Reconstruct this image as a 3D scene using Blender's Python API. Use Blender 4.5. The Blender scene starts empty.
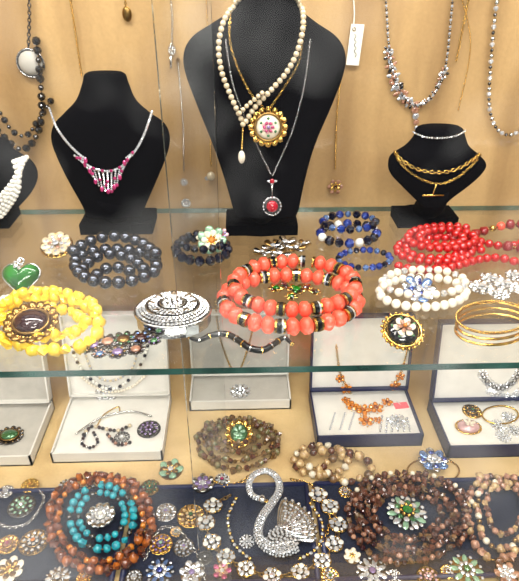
import bpy, math, random
import numpy as np
from mathutils import Vector, Matrix
from mathutils.bvhtree import BVHTree
random.seed(7)
sc = bpy.context.scene
sc.view_settings.view_transform = 'Standard'
# ------------------------------------------------------------ camera
F, CX, CY = 560.0, 259.5, 290.5
C = Vector((0, -.33, .275))
PITCH, YAW, ROLL = 32, 2.2, 0.4
R = (Matrix.Rotation(math.radians(-YAW), 3, 'Z') @ Matrix.Rotation(math.radians(90-PITCH), 3, 'X')
     @ Matrix.Rotation(math.radians(ROLL), 3, 'Z'))
cd = bpy.data.cameras.new('camera'); cam = bpy.data.objects.new('camera', cd)
sc.collection.objects.link(cam); sc.camera = cam
cam.matrix_world = Matrix.Translation(C) @ R.to_4x4()
cd.sensor_fit = 'HORIZONTAL'; cd.sensor_width = 36; cd.lens = F*36/519; cd.clip_start = .01

ZF = -.25      # case floor
YW = .30       # back wall
def ray(u, v): return R @ Vector(((u-CX)/F, -(v-CY)/F, -1))
class Pl:
    """a real surface in the case (shelf, floor, wall, cushion, lid)"""
    def __init__(s, p0, n):
        s.p0 = Vector(p0); s.n = Vector(n).normalized()
        X = Vector((1, 0, 0)); s.X = (X - s.n*X.dot(s.n)).normalized(); s.Y = s.n.cross(s.X)
    def t(s, u, v): return (s.p0-C).dot(s.n)/ray(u, v).dot(s.n)
    def hit(s, u, v, off=0): return C + ray(u, v)*s.t(u, v) + s.n*off
    def m(s, u, v): return s.t(u, v)/F
    def fr(s, a=0):
        c, q = math.cos(a), math.sin(a)
        return np.array([s.X*c+s.Y*q, s.Y*c-s.X*q, s.n]).T
SH = Pl((0, 0, 0), (0, 0, 1)); FL = Pl((0, 0, ZF), (0, 0, 1))
TR = Pl((0, 0, ZF+.005), (0, 0, 1)); WALL = Pl((0, YW-.003, 0), (0, -1, 0))
def lean(base, u, vb, deg):
    p = base.hit(u, vb); a = math.radians(deg)
    return Pl(p, (0, -math.sin(a), math.cos(a)))
# ------------------------------------------------------------ materials
def lin(c): return tuple(((x/255)/12.92 if x/255 <= .04045 else ((x/255+.055)/1.055)**2.4) for x in c)+(1,)
def mat(name, col, rough=.35, metal=0, var=.25, scale=250, bump=0, coat=0, sheen=0, col2=None, trans=0, spec=.5):
    m = bpy.data.materials.new(name); m.use_nodes = True; nt = m.node_tree; N = nt.nodes; L = nt.links
    b = N['Principled BSDF']
    tc = N.new('ShaderNodeTexCoord'); no = N.new('ShaderNodeTexNoise'); no.inputs['Scale'].default_value = scale
    no.inputs['Detail'].default_value = 3
    L.new(tc.outputs['Object'], no.inputs['Vector'])
    mx = N.new('ShaderNodeMix'); mx.data_type = 'RGBA'
    rp = N.new('ShaderNodeValToRGB'); rp.color_ramp.elements[0].position = .35; rp.color_ramp.elements[1].position = .65
    L.new(no.outputs['Fac'], rp.inputs[0]); L.new(rp.outputs[0], mx.inputs['Factor'])
    c = lin(col); mx.inputs['A'].default_value = c
    mx.inputs['B'].default_value = lin(col2) if col2 else tuple(x*(1-var) for x in c[:3])+(1,)
    L.new(mx.outputs['Result'], b.inputs['Base Color'])
    b.inputs['Roughness'].default_value = rough; b.inputs['Metallic'].default_value = metal
    b.inputs['Coat Weight'].default_value = coat; b.inputs['Coat Roughness'].default_value = .05
    b.inputs['Transmission Weight'].default_value = trans; b.inputs['Specular IOR Level'].default_value = spec
    if sheen:
        b.inputs['Sheen Weight'].default_value = sheen
    if bump:
        bp = N.new('ShaderNodeBump'); bp.inputs['Strength'].default_value = bump; bp.inputs['Distance'].default_value = .001
        L.new(no.outputs['Fac'], bp.inputs['Height']); L.new(bp.outputs[0], b.inputs['Normal'])
    return m
gold = mat('gold', (224, 186, 104), .15, 1)
dgold = mat('antique_gold', (150, 118, 68), .28, 1)
silver = mat('silver', (214, 214, 214), .12, 1)
dsil = mat('dark_silver', (112, 110, 110), .22, 1)
crys = mat('crystal', (238, 242, 248), .03, .7, var=.1)
pearl = mat('pearl', (232, 222, 204), .2, 0, coat=.6, var=.08)
pearlg = mat('champagne_pearl', (204, 188, 158), .22, .1, coat=.7, var=.1)
white = mat('white_bead', (228, 226, 218), .25, coat=.6, var=.08)
black = mat('jet', (12, 11, 14), .1, coat=.8)
blackm = mat('black_enamel', (10, 9, 11), .3, coat=.15)
hema = mat('hematite_pearl', (88, 92, 104), .12, .9, coat=.5)
velvet = mat('black_velvet', (8, 8, 12), 1, var=.4, scale=300, spec=.08)
coral = mat('coral', (242, 100, 74), .35, coat=.3, col2=(226, 76, 56), scale=500, bump=.35)
red = mat('red_bead', (192, 14, 14), .15, coat=.8)
dred = mat('dark_red_bead', (140, 16, 22), .3, bump=.5, scale=600, coat=.4)
yellow = mat('yellow_bead', (248, 216, 70), .3, coat=.5, col2=(234, 186, 44), scale=200, bump=.3)
green = mat('green_glass', (6, 74, 12), .08, 0, coat=.3, col2=(24, 120, 22), scale=90)
lgreen = mat('peridot', (62, 116, 70), .08, .4, coat=1)
mint = mat('mint_enamel', (140, 180, 150), .2, .2, coat=.6)
amber = mat('amber', (190, 104, 28), .1, .1, coat=1, col2=(104, 42, 8), scale=110)
amber2 = mat('dark_amber', (120, 52, 14), .08, .1, coat=1, col2=(66, 26, 6), scale=120)
damber = mat('dark_garnet', (52, 6, 14), .06, .2, coat=1)
ruby = mat('ruby', (170, 10, 36), .12, .1, coat=.3)
orange = mat('citrine', (226, 136, 28), .08, .3, coat=1)
turq = mat('turquoise', (40, 178, 192), .25, coat=.5, col2=(20, 130, 150), scale=200)
pink = mat('pink_stone', (190, 54, 116), .06, .4, coat=1)
lpink = mat('rose_enamel', (214, 172, 172), .25, .2, coat=.5)
lilac = mat('lilac_stone', (142, 118, 170), .1, .4, coat=1)
blue = mat('blue_stone', (16, 30, 120), .06, .45, coat=1, col2=(50, 80, 170), scale=120)
sblue = mat('sky_crystal', (104, 138, 196), .06, .6, coat=1)
navyb = mat('navy_bead', (14, 16, 44), .08, .5, coat=1)
agate = mat('agate_brown', (122, 88, 54), .25, coat=.6, col2=(70, 54, 36), scale=200)
agateg = mat('agate_green', (92, 98, 60), .25, coat=.6, col2=(126, 98, 62), scale=200)
tanb = mat('tan_bead', (204, 176, 126), .25, coat=.6, col2=(146, 110, 70), scale=200)
brown = mat('jasper', (104, 58, 38), .22, coat=.6, col2=(54, 30, 22), scale=220)
rosew = mat('rose_quartz', (186, 140, 114), .22, coat=.6, col2=(130, 86, 66), scale=220)
ivory = mat('ivory', (230, 220, 198), .3, coat=.4)
boxw = mat('white_card', (214, 212, 206), .6, var=.06, scale=40)
boxin = mat('white_satin', (222, 219, 212), .5, var=.1, scale=50, bump=.1)
boxg = mat('grey_satin', (182, 178, 170), .6, var=.12, scale=60)
navy = mat('navy_leatherette', (18, 28, 72), .4, scale=400, bump=.2)
trayv = mat('navy_velvet', (34, 40, 60), .9, scale=500, col2=(22, 26, 42), bump=.2, spec=.2)
paper = mat('paper', (232, 230, 218), .7, var=.05)
ink = mat('ink', (70, 66, 66), .6)
pinkp = mat('pink_paper', (240, 110, 120), .6, var=.05)

def fabric(name, a, b2, coat=0):
    m = bpy.data.materials.new(name); m.use_nodes = True; nt = m.node_tree; N = nt.nodes; L = nt.links
    b = N['Principled BSDF']; b.inputs['Roughness'].default_value = .65
    b.inputs['Coat Weight'].default_value = coat; b.inputs['Coat Roughness'].default_value = .1
    tc = N.new('ShaderNodeTexCoord'); mp = N.new('ShaderNodeMapping'); mp.inputs['Scale'].default_value = (10, 10, 1.6)
    n1 = N.new('ShaderNodeTexNoise'); n1.inputs['Scale'].default_value = 1.3; n1.inputs['Detail'].default_value = 4; n1.inputs['Roughness'].default_value = .5
    L.new(tc.outputs['Object'], mp.inputs[0]); L.new(mp.outputs[0], n1.inputs['Vector'])
    n2 = N.new('ShaderNodeTexNoise'); n2.inputs['Scale'].default_value = 350; L.new(tc.outputs['Object'], n2.inputs['Vector'])
    rp = N.new('ShaderNodeValToRGB'); rp.color_ramp.elements[0].position = .36; rp.color_ramp.elements[1].position = .6
    rp.color_ramp.elements[0].color = lin(b2); rp.color_ramp.elements[1].color = lin(a)
    L.new(n1.outputs['Fac'], rp.inputs[0])
    hs = N.new('ShaderNodeHueSaturation'); L.new(rp.outputs[0], hs.inputs['Color'])
    bw = N.new('ShaderNodeMapRange'); bw.inputs['To Min'].default_value = .88; bw.inputs['To Max'].default_value = 1.12
    L.new(n2.outputs['Fac'], bw.inputs['Value']); L.new(bw.outputs[0], hs.inputs['Value'])
    L.new(hs.outputs[0], b.inputs['Base Color'])
    bp = N.new('ShaderNodeBump'); bp.inputs['Strength'].default_value = .2; bp.inputs['Distance'].default_value = .001
    L.new(n2.outputs['Fac'], bp.inputs['Height']); L.new(bp.outputs[0], b.inputs['Normal'])
    return m
wallm = fabric('tan_panel', (188, 154, 104), (146, 114, 72), .35)
floorm = fabric('tan_cloth_floor', (206, 178, 128), (184, 154, 106))

def glass(name, tint, k, base, p):
    m = bpy.data.materials.new(name); m.use_nodes = True; nt = m.node_tree; N = nt.nodes; L = nt.links
    N.remove(N['Principled BSDF']); out = N['Material Output']
    tr = N.new('ShaderNodeBsdfTransparent'); tr.inputs[0].default_value = tint
    gl = N.new('ShaderNodeBsdfGlossy'); gl.inputs['Roughness'].default_value = .02
    lw = N.new('ShaderNodeLayerWeight'); lw.inputs['Blend'].default_value = .5
    pw = N.new('ShaderNodeMath'); pw.operation = 'POWER'; pw.inputs[1].default_value = p
    ma = N.new('ShaderNodeMath'); ma.operation = 'MULTIPLY_ADD'; ma.inputs[1].default_value = k; ma.inputs[2].default_value = base
    L.new(lw.outputs['Facing'], pw.inputs[0]); L.new(pw.outputs[0], ma.inputs[0])
    mx = N.new('ShaderNodeMixShader'); L.new(ma.outputs[0], mx.inputs[0]); L.new(tr.outputs[0], mx.inputs[1]); L.new(gl.outputs[0], mx.inputs[2])
    L.new(mx.outputs[0], out.inputs[0]); return m
gshelf = glass('shelf_glass', (.99, .998, .993, 1), .7, .035, 2.8)
gdoor = glass('door_glass', (.99, .995, .99, 1), .5, .03, 4)
gedge = mat('glass_edge_green', (26, 66, 58), .1, .2, coat=1, col2=(54, 106, 96), scale=30)
gedge2 = mat('door_edge', (170, 178, 164), .15, .3, coat=1)
# ------------------------------------------------------------ mesh tools
def sphere_t(s, r):
    V = [(0, 0, 1)]; Fc = []
    for i in range(1, r):
        a = math.pi*i/r
        for j in range(s):
            b = 2*math.pi*j/s; V.append((math.sin(a)*math.cos(b), math.sin(a)*math.sin(b), math.cos(a)))
    V.append((0, 0, -1)); n = len(V)-1
    for j in range(s):
        k = (j+1) % s; Fc.append((0, 1+j, 1+k)); Fc.append((n, n-s+k, n-s+j))
        for i in range(r-2): o = 1+i*s; Fc.append((o+j, o+s+j, o+s+k, o+k))
    return np.array(V), Fc, True
SP = sphere_t(14, 9); SPs = sphere_t(8, 5)
def nugget(seed, a=.22, c=.16, s=9, r=6, sm=True):
    V, Fc, _ = sphere_t(s, r); rs = np.random.RandomState(seed)
    return V*(1+rs.uniform(-a, c, (len(V), 1)))*rs.uniform(.8, 1.15, 3), Fc, sm
NUG = [nugget(i) for i in range(8)]
CHIP = [nugget(i+50, .35, .3, 6, 4, False) for i in range(8)]
def gem_t(n=8):
    V = []
    for r, z, o in ((.55, .42, .5), (1, .05, 0), (.95, -.1, 0)):
        for j in range(n):
            a = 2*math.pi*(j+o)/n; V.append((r*math.cos(a), r*math.sin(a), z))
    V.append((0, 0, -.5)); Fc = [tuple(range(n))]
    for j in range(n):
        k = (j+1) % n
        Fc.append((n+j, n+k, j)); Fc.append((j, n+k, k))
        Fc.append((n+j, 2*n+j, 2*n+k, n+k)); Fc.append((2*n+j, 3*n, 2*n+k))
    return np.array(V), Fc, False
GEM = gem_t(8); GEM6 = gem_t(6)
def facet_t():
    V, Fc, _ = sphere_t(8, 5); return V, Fc, False
FAC = facet_t()
def cyl_t(n=16, bev=.12):
    V = []
    for r, z in ((1-bev, 1), (1, 1-bev*1.5), (1, -1)):
        for j in range(n):
            a = 2*math.pi*j/n; V.append((r*math.cos(a), r*math.sin(a), z))
    Fc = [tuple(range(n)), tuple(range(3*n-1, 2*n-1, -1))]
    for i in (0, 1):
        for j in range(n):
            k = (j+1) % n; Fc.append((i*n+j, (i+1)*n+j, (i+1)*n+k, i*n+k))
    return np.array(V), Fc, False
CYL = cyl_t()
def box_t():
    V = np.array([(x, y, z) for x in (-1, 1) for y in (-1, 1) for z in (-1, 1)], float)
    return V, [(0, 1, 3, 2), (4, 6, 7, 5), (0, 4, 5, 1), (2, 3, 7, 6), (0, 2, 6, 4), (1, 5, 7, 3)], False
BOX = box_t()
def petal_t():
    V, Fc, _ = sphere_t(10, 6); V = V.copy()
    V[:, 0] = V[:, 0]*.5+.5; w = .35+.65*np.clip(V[:, 0], 0, 1)
    V[:, 1] *= w*.45; V[:, 2] = V[:, 2]*.16 + .25*V[:, 0]**2; return V, Fc, True
PET = petal_t()
class B:
    def __init__(s, name): s.name = name; s.V = []; s.F = []; s.M = []; s.S = []; s.mats = []; s.n = 0
    def mi(s, m):
        if m not in s.mats: s.mats.append(m)
        return s.mats.index(m)
    def raw(s, V, Fc, m, smooth=True):
        V = np.asarray(V, float); o = s.n; s.V.append(V); s.n += len(V); i = s.mi(m)
        for f in Fc: s.F.append(tuple(o+x for x in f))
        s.M += [i]*len(Fc); s.S += [smooth]*len(Fc)
    def add(s, T, m, fr, loc, sc):
        if not hasattr(sc, '__len__'): sc = (sc, sc, sc)
        s.raw((T[0]*np.array(sc)) @ np.asarray(fr).T + np.array(loc), T[1], m, T[2])
    def torus(s, m, fr, loc, Rr, r, ry=None, n=24, k=6):
        ry = ry or Rr; V = []; Fc = []
        for i in range(n):
            a = 2*math.pi*i/n
            for j in range(k):
                b = 2*math.pi*j/k
                V.append(((Rr+r*math.cos(b))*math.cos(a), (ry+r*math.cos(b))*math.sin(a), r*math.sin(b)))
                Fc.append((i*k+j, (i+1) % n*k+j, (i+1) % n*k+(j+1) % k, i*k+(j+1) % k))
        s.raw(np.array(V) @ np.asarray(fr).T + np.array(loc), Fc, m)
    def tube(s, m, P, r, closed=False, k=6):
        P = [Vector(p) for p in P]; n = len(P); V = []; Fc = []; up = None
        for i, p in enumerate(P):
            t = (P[(i+1) % n]-P[i-1]) if closed else (P[min(i+1, n-1)]-P[max(i-1, 0)])
            t.normalize()
            if up is None: up = t.orthogonal().normalized()
            up = (up-t*up.dot(t)).normalized(); w = t.cross(up)
            rr = r(i/(n-1)) if callable(r) else r
            for j in range(k):
                b = 2*math.pi*j/k; V.append(p+up*(rr*math.cos(b))+w*(rr*math.sin(b)))
        for i in range(n if closed else n-1):
            for j in range(k): Fc.append((i*k+j, i*k+(j+1) % k, (i+1) % n*k+(j+1) % k, (i+1) % n*k+j))
        if not closed: Fc += [tuple(range(k))[::-1], tuple((n-1)*k+j for j in range(k))]
        s.raw([tuple(v) for v in V], Fc, m)
    def done(s):
        V = np.concatenate(s.V); c = V.mean(0); c[2] = V[:, 2].min()
        me = bpy.data.meshes.new(s.name); me.from_pydata((V-c).tolist(), [], s.F)
        for m in s.mats: me.materials.append(m)
        me.polygons.foreach_set('material_index', s.M); me.polygons.foreach_set('use_smooth', s.S); me.update()
        ob = bpy.data.objects.new(s.name, me); ob.location = c; sc.collection.objects.link(ob); return ob
ID = np.eye(3)
def resample(P, d, closed=False):
    P = [Vector(p) for p in P]
    if closed: P = P+[P[0]]
    L = [0]
    for a, b in zip(P, P[1:]): L.append(L[-1]+(b-a).length)
    n = max(1, int(round(L[-1]/d))); out = []; j = 0
    for i in range(n if closed else n+1):
        s = L[-1]*i/n
        while j < len(L)-2 and L[j+1] < s: j += 1
        t = (s-L[j])/max(1e-9, L[j+1]-L[j]); q = P[j].lerp(P[j+1], t)
        out.append((q, (P[j+1]-P[j]).normalized()))
    return out
def cr(pts, k=8):
    out = []; n = len(pts)
    for i in range(n-1):
        p0, p1, p2, p3 = pts[max(i-1, 0)], pts[i], pts[i+1], pts[min(i+2, n-1)]
        for j in range(k):
            t = j/k
            out.append(tuple(.5*((2*b)+(-a+c)*t+(2*a-5*b+4*c-d)*t*t+(-a+3*b-3*c+d)*t**3) for a, b, c, d in zip(p0, p1, p2, p3)))
    out.append(tuple(pts[-1])); return out
def path(pl, pts, off=0, k=8): return [pl.hit(u, v, off) for u, v in cr(pts, k)]
def ring(pl, u, v, ru, rv, turns=1, shrink=0, off=0, a0=0, wob=0, lift=0, n=48):
    out = []; N = int(n*turns)
    for i in range(N):
        t = i/n; a = a0+2*math.pi*t; s = 1-shrink*t + wob*math.sin(3*a+1.3*t)
        out.append(pl.hit(u+ru*s*math.cos(a), v-rv*s*math.sin(a), off+lift*t))
    return out
def strand(b, P, r, pat, T=SP, n=Vector((0, 0, 1)), gap=1.0, closed=False, thread=True, jit=0, raise_=True):
    """beads threaded along a path; pat = list of (material, scale, template, axial squash)"""
    up = n*(r if raise_ else 0); i = 0
    for q, t in resample(P, 2*r*gap, closed):
        pp = pat[i % len(pat)]; m, s_ = pp[0], pp[1]; TT = pp[2] if len(pp) > 2 and pp[2] is not None else T
        if isinstance(TT, str): TT = (NUG if TT == 'N' else CHIP)[random.randrange(8)]
        sq = pp[3] if len(pp) > 3 else 1
        x = t; y = n.cross(x); y = y.normalized() if y.length > 1e-4 else x.orthogonal(); z = x.cross(y)
        j = Vector((random.uniform(-1, 1), random.uniform(-1, 1), random.uniform(0, 1)))*jit*r
        b.add(TT, m, np.array([x, y, z]).T, q+up*1.0+j, (r*s_*sq, r*s_, r*s_)); i += 1
    if thread: b.tube(dgold, [Vector(p)+up for p in P], r*.15, closed, 4)
def chain(b, P, r, m, closed=False, n=Vector((0, 0, 1))):
    i = 0
    for q, t in resample(P, r*1.7, closed):
        x = t; y = n.cross(x); y = y.normalized() if y.length > 1e-4 else x.orthogonal(); z = x.cross(y)
        fr = np.array([x, y, z] if i % 2 else [x, z, y]).T
        b.torus(m, fr, q+n*r*.5, r*1.15, r*.3, r*.75, n=8, k=4); i += 1
def deco(b, pl, u, v, rpx, layers, rot=0, sy=1, off=0, base=None, bh=.12):
    """jewelled cluster: layers = (kind, count, radius, size, material, height)"""
    r = rpx*pl.m(u, v); c = np.array(pl.hit(u, v, off))
    X, Y, N = np.array(pl.X), np.array(pl.Y), np.array(pl.n)
    if base: b.add(CYL, base, pl.fr(rot), c+N*r*bh*.5, (r*.88, r*.88*sy, r*bh*.5))
    for L in layers:
        kind, cnt, rad, sz, m, h = L[:6]; ph = L[6] if len(L) > 6 else 0
        for i in range(cnt):
            a = 2*math.pi*(i+ph)/cnt+rot; mm = m[i % len(m)] if isinstance(m, (list, tuple)) else m
            p = c + X*(r*rad*math.cos(a)) + Y*(r*rad*sy*math.sin(a)) + N*(r*h); fr = pl.fr(a)
            if kind == 'gem': b.add(GEM, mm, fr, p, (r*sz, r*sz, r*sz*.8))
            elif kind == 'ball': b.add(SPs if sz < .16 else SP, mm, fr, p, r*sz)
            elif kind == 'dome': b.add(SP, mm, fr, p, (r*sz, r*sz*sy, r*sz*.45))
            elif kind == 'petal': b.add(PET, mm, fr, p, r*sz)
            elif kind == 'oval': b.add(GEM, mm, fr, p, (r*sz*1.4, r*sz*.75, r*sz*.7))
            elif kind == 'ring': b.torus(mm, pl.fr(0), p, r*sz, r*.06, r*sz*sy)
def brooch(name, pl, u, v, rpx, layers, **k):
    b = B(name); deco(b, pl, u, v, rpx, layers, **k)
    r = rpx*pl.m(u, v); c = pl.hit(u, v, k.get('off', 0))
    b.tube(dsil, [c-pl.X*r*.5+pl.n*r*.02, c+pl.X*r*.5+pl.n*r*.02], r*.03, k=4)   # pin bar
    return b.done()
# layer presets
def flower(m1, m2, c, met=gold, n=6):
    return [('petal', n, .05, .95, m1, .1), ('petal', n, .05, .65, m2, .22, .5), ('ball', n, .28, .1, met, .3), ('gem', n, .8, .1, crys, .3), ('gem', 1, 0, .24, c, .32)]
def rosette(m1, m2, c, met=silver):
    return [('ring', 1, 0, .95, met, .08), ('gem', 14, .84, .15, m1, .16), ('gem', 9, .52, .17, m2, .24, .5), ('ball', 12, .68, .06, met, .22), ('gem', 1, 0, .3, c, .3)]
def snow(m1, m2, c, met=silver):
    return [('oval', 8, .68, .22, m1, .14), ('gem', 8, .92, .1, m2, .12, .5), ('ball', 8, .45, .1, met, .14, .5), ('gem', 8, .38, .14, m2, .25), ('gem', 1, 0, .22, c, .33)]
def fili(m, g, c):
    return [('ring', 1, 0, .93, m, .08), ('petal', 12, .35, .58, m, .05), ('ball', 20, .88, .065, m, .16), ('gem', 10, .64, .12, g, .22), ('ring', 1, 0, .44, m, .22), ('gem', 6, .27, .12, g, .32), ('gem', 1, 0, .15, c, .4)]
# ------------------------------------------------------------ case shell
def slab(name, lo, hi, m, edge=None, faces=()):
    b = B(name); c = [(a+d)/2 for a, d in zip(lo, hi)]; h = [(d-a)/2 for a, d in zip(lo, hi)]
    V = BOX[0]*h+c
    for i, f in enumerate(BOX[1]):
        b.raw(V, [f], (edge if i in faces else m), False)
    return b.done()
XL, XR = -.62, .66
slab('wall_back', (XL, YW, ZF-.02), (XR, YW+.015, .52), wallm)
slab('wall_left', (XL-.015, -.07, ZF-.02), (XL, YW+.015, .52), wallm)
slab('wall_right', (XR, -.07, ZF-.02), (XR+.015, YW+.015, .52), wallm)
slab('floor', (XL, -.07, ZF-.02), (XR, YW, ZF), floorm)
# box faces: 0 left,1 right,2 front,3 back,4 bottom,5 top
slab('glass_shelf', (XL, 0, -.006), (XR, YW-.001, 0), gshelf, gedge, (0, 1, 2, 3))
slab('glass_door', (XL+.002, -.046, ZF), (-.012, -.041, .5), gdoor, gedge2, (0, 1))
slab('glass_door', (-.040, -.037, ZF), (XR-.002, -.032, .5), gdoor, gedge2, (0, 1))
# ------------------------------------------------------------ display busts
def bust(name, rows, vbase, y0, k, base):
    pl = Pl((0, y0, 0), (0, -1, k)); b = B(name); n = 32; V = []; Fc = []
    fine = cr([(v, a, c, d) for v, a, c, d in rows], 5)
    for v, uL, uR, dp in fine:
        a = pl.hit(uL, v); c = pl.hit(uR, v); hw = (c.x-a.x)/2; cx = (c.x+a.x)/2; cy = (a.y+c.y)/2; cz = (a.z+c.z)/2
        for j in range(n):
            t = 2*math.pi*j/n
            V.append((cx+hw*math.cos(t), cy+hw*dp*math.sin(t), cz))
    m = len(fine)
    for i in range(m-1):
        for j in range(n): Fc.append((i*n+j, (i+1)*n+j, (i+1)*n+(j+1) % n, i*n+(j+1) % n))
    Fc += [tuple(range(n)), tuple(range(m*n-1, (m-1)*n-1, -1))]
    b.raw(V, Fc, velvet)
    # foot: post + bevelled slab standing on the shelf
    uL, uR, dpt = base; l = SH.hit(uL, vbase); r_ = SH.hit(uR, vbase); cx = (l.x+r_.x)/2; yc = l.y+dpt/2
    lowz = V[-1][2]
    b.add(CYL, velvet, ID, (cx, yc, .007), ((r_.x-l.x)/2*1.0, dpt/2, .007))
    b.add(BOX, velvet, ID, (cx, yc, .006), ((r_.x-l.x)/2, dpt/2*.9, .006))
    b.tube(velvet, [(cx, yc, .015), (cx, (yc+V[-1][1])/2, .03), (V[-n//2][0]*.5+V[-1][0]*.5, V[-1][1], max(lowz, .03)+.02)], .014, k=12)
    b.done()
    bm = BVHTree.FromPolygons([tuple(v) for v in V], Fc)
    def drape(pts, off=.001, kk=8):
        out = []
        for u, v in cr(pts, kk):
            d = ray(u, v).normalized(); loc, nor, i, ds = bm.ray_cast(C, d)
            if loc is None: loc = pl.hit(u, v); nor = Vector((0, -1, 0))
            if nor.dot(d) > 0: nor = -nor
            out.append(loc+nor*off)
        return out
    fp = lambda u, v, off=.002: Pl(drape([(u, v), (u+.5, v)], off, 1)[0], (0, -1, .25))
    return drape, fp
d1, p1 = bust('necklace_bust', [(72, 88, 122, .5), (75, 84, 126, .55), (84, 82, 129, .55), (100, 76, 136, .5), (113, 64, 150, .4), (124, 54, 165, .3), (138, 51, 170, .26), (155, 56, 167, .24), (180, 68, 157, .22), (205, 82, 146, .22), (216, 86, 142, .25)], 236, .205, .12, (80, 152, .05))
d2, p2 = bust('necklace_bust', [(-35, 240, 294, .7), (-10, 239, 296, .65), (8, 234, 300, .6), (22, 214, 316, .45), (36, 193, 336, .3), (52, 184, 345, .25), (72, 185, 344, .22), (105, 197, 332, .2), (145, 213, 315, .18), (180, 225, 305, .18), (208, 233, 299, .2), (216, 236, 296, .2)], 237, .2, .12, (226, 298, .05))
d3, p3 = bust('necklace_bust', [(126, 420, 459, .5), (129, 416, 463, .6), (136, 414, 465, .6), (146, 405, 469, .5), (155, 391, 479, .38), (164, 388, 486, .32), (174, 391, 481, .3), (186, 402, 468, .3), (198, 414, 452, .35), (206, 422, 444, .5)], 229, .21, .1, (398, 458, .04))
d4, p4 = bust('necklace_bust', [(140, -32, 8, .6), (150, -40, 14, .5), (162, -60, 32, .35), (176, -62, 38, .3), (192, -54, 32, .3), (208, -40, 18, .3), (216, -36, 10, .3)], 230, .2, .1, (-50, 8, .045))
nf = Vector((0, -.95, .3)).normalized()
# rhinestone bib necklace
b = B('rhinestone_necklace')
for pts in ([(50, 108), (57, 126), (68, 142), (80, 154), (86, 158)], [(152, 112), (146, 130), (139, 145), (132, 155)]):
    strand(b, d1(pts, .001), .0014, [(crys, 1, GEM6)], n=nf, gap=.85)
arc = cr([(76, 155), (86, 163), (99, 169), (112, 170), (124, 164), (133, 152)], 3)
strand(b, d1(arc, .002, 2), .0013, [(crys, 1, GEM6)], n=nf, thread=False)
for i, (u, v) in enumerate(arc):
    f = i/(len(arc)-1); L = 5+15*math.sin(math.pi*f)**1.3
    e = (u+(112-u)*.3, v+L); P = d1([(u, v), e], .002, 6)
    strand(b, P, .0011, [(crys, 1, GEM6)], n=nf, thread=False)
    if i % 2 == 0:
        b.add(GEM, pink, Pl(P[-1], nf).fr(), P[-1]+nf*.002, (.0019, .0029, .002))
        b.add(GEM, pink, Pl(P[len(P)//2], nf).fr(), P[len(P)//2]+nf*.002, .0017)
    else: b.add(GEM, pink, Pl(P[0], nf).fr(), P[0]+nf*.0022, .0016)
for u, v in ((107, 190), (117, 190), (112, 196)):
    q = d1([(u, v-6), (u+1, v-6)], .003, 1)[0]; b.add(GEM, pink, Pl(q, nf).fr(), q, .0021)
b.done()
# pearl necklace
b = B('pearl_necklace')
strand(b, d2([(243, -4), (232, 10), (223, 26), (219, 48), (222, 72), (231, 96), (240, 116), (243, 124)], .001), .0027, [(pearlg, 1)], n=nf)
strand(b, d2([(292, -6), (301, 10), (302, 30), (296, 54), (285, 74), (271, 90), (255, 107), (246, 121)], .001), .0027, [(pearlg, 1)], n=nf)
strand(b, d2([(240, 112), (248, 104), (262, 92)], .0045), .0022, [(pearlg, 1)], n=nf)
strand(b, d2([(243, 128), (242, 148)], .001), .0013, [(gold, 1)], n=nf)
q = d2([(242, 156), (243, 156)], .004, 1)[0]; b.add(SP, pearl, ID, q, (.0035, .0035, .0065)); b.done()
# gold medallion necklace
b = B('gold_medallion_necklace')
chain(b, d2([(231, 14), (230, 40), (238, 68), (252, 95), (264, 108)], .001), .0013, gold, n=nf)
chain(b, d2([(304, 24), (299, 60), (286, 84), (270, 108)], .001), .0013, gold, n=nf)
pl = p2(268, 127, .001)
deco(b, pl, 268, 127, 20, [('petal', 16, .5, .5, gold, .05), ('ball', 16, .82, .08, gold, .2), ('ring', 1, 0, .66, dgold, .25), ('dome', 1, 0, .62, ivory, .14), ('petal', 7, .03, .3, lpink, .36), ('ball', 6, .2, .09, pink, .42), ('petal', 6, .24, .24, lgreen, .32, .5), ('ball', 1, 0, .1, lilac, .46)], base=gold)
b.torus(gold, pl.fr(), pl.hit(268, 106, .002), .003, .0008); b.done()
b = B('silver_pendant_necklace')
chain(b, d2([(226, 40), (232, 80), (243, 112), (257, 145), (271, 174)], .001), .0010, silver, n=nf)
chain(b, d2([(310, 40), (304, 85), (294, 125), (284, 150), (273, 174)], .001), .0010, silver, n=nf)
pl = p2(272, 196, .001)
deco(b, pl, 272, 181, 5, [('oval', 4, .5, .4, crys, .2), ('gem', 1, 0, .5, ruby, .3)])
deco(b, pl, 272, 206, 10, [('ring', 1, 0, .9, silver, .15), ('gem', 16, .88, .09, crys, .22), ('dome', 1, 0, .58, ruby, .3)], base=dsil)
b.tube(silver, [pl.hit(272, 184, .002), pl.hit(272, 198, .002)], .0007, k=5); b.done()
# small bust chains
b = B('gold_chain_necklace')
chain(b, d3([(395, 153), (403, 161), (418, 169), (437, 172), (455, 169), (470, 161), (479, 154)], .001), .0021, gold, n=nf)
chain(b, d3([(397, 158), (408, 170), (424, 180), (440, 183), (455, 178), (468, 168), (476, 160)], .001), .0014, gold, n=nf)
q = d3([(433, 190), (434, 190)], .003, 1)[0]; q2 = d3([(436, 183), (436, 184)], .002, 1)[0]
b.tube(gold, [q2, q, q+Vector((0, 0, -.004))], .0008); b.tube(gold, [q+Vector((-.011, 0, -.004)), q+Vector((.011, 0, -.004))], .0012, k=8)
b.done()
b = B('crystal_choker')
P = d3([(413, 132), (425, 137), (440, 138), (455, 136), (464, 131)], .001)
strand(b, P, .0012, [(crys, 1, GEM6), (silver, .8, SPs)], n=nf); b.done()
b = B('white_bead_necklace')
for k in range(5):
    strand(b, d4([(-30, 168+k*9), (-16, 186+k*7), (-2, 196+k*5.5), (10, 186+k*5), (20, 170+k*4), (27-k*3, 158+k*1)], .001), .0025, [(white, 1)], n=nf)
b.done()
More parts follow.
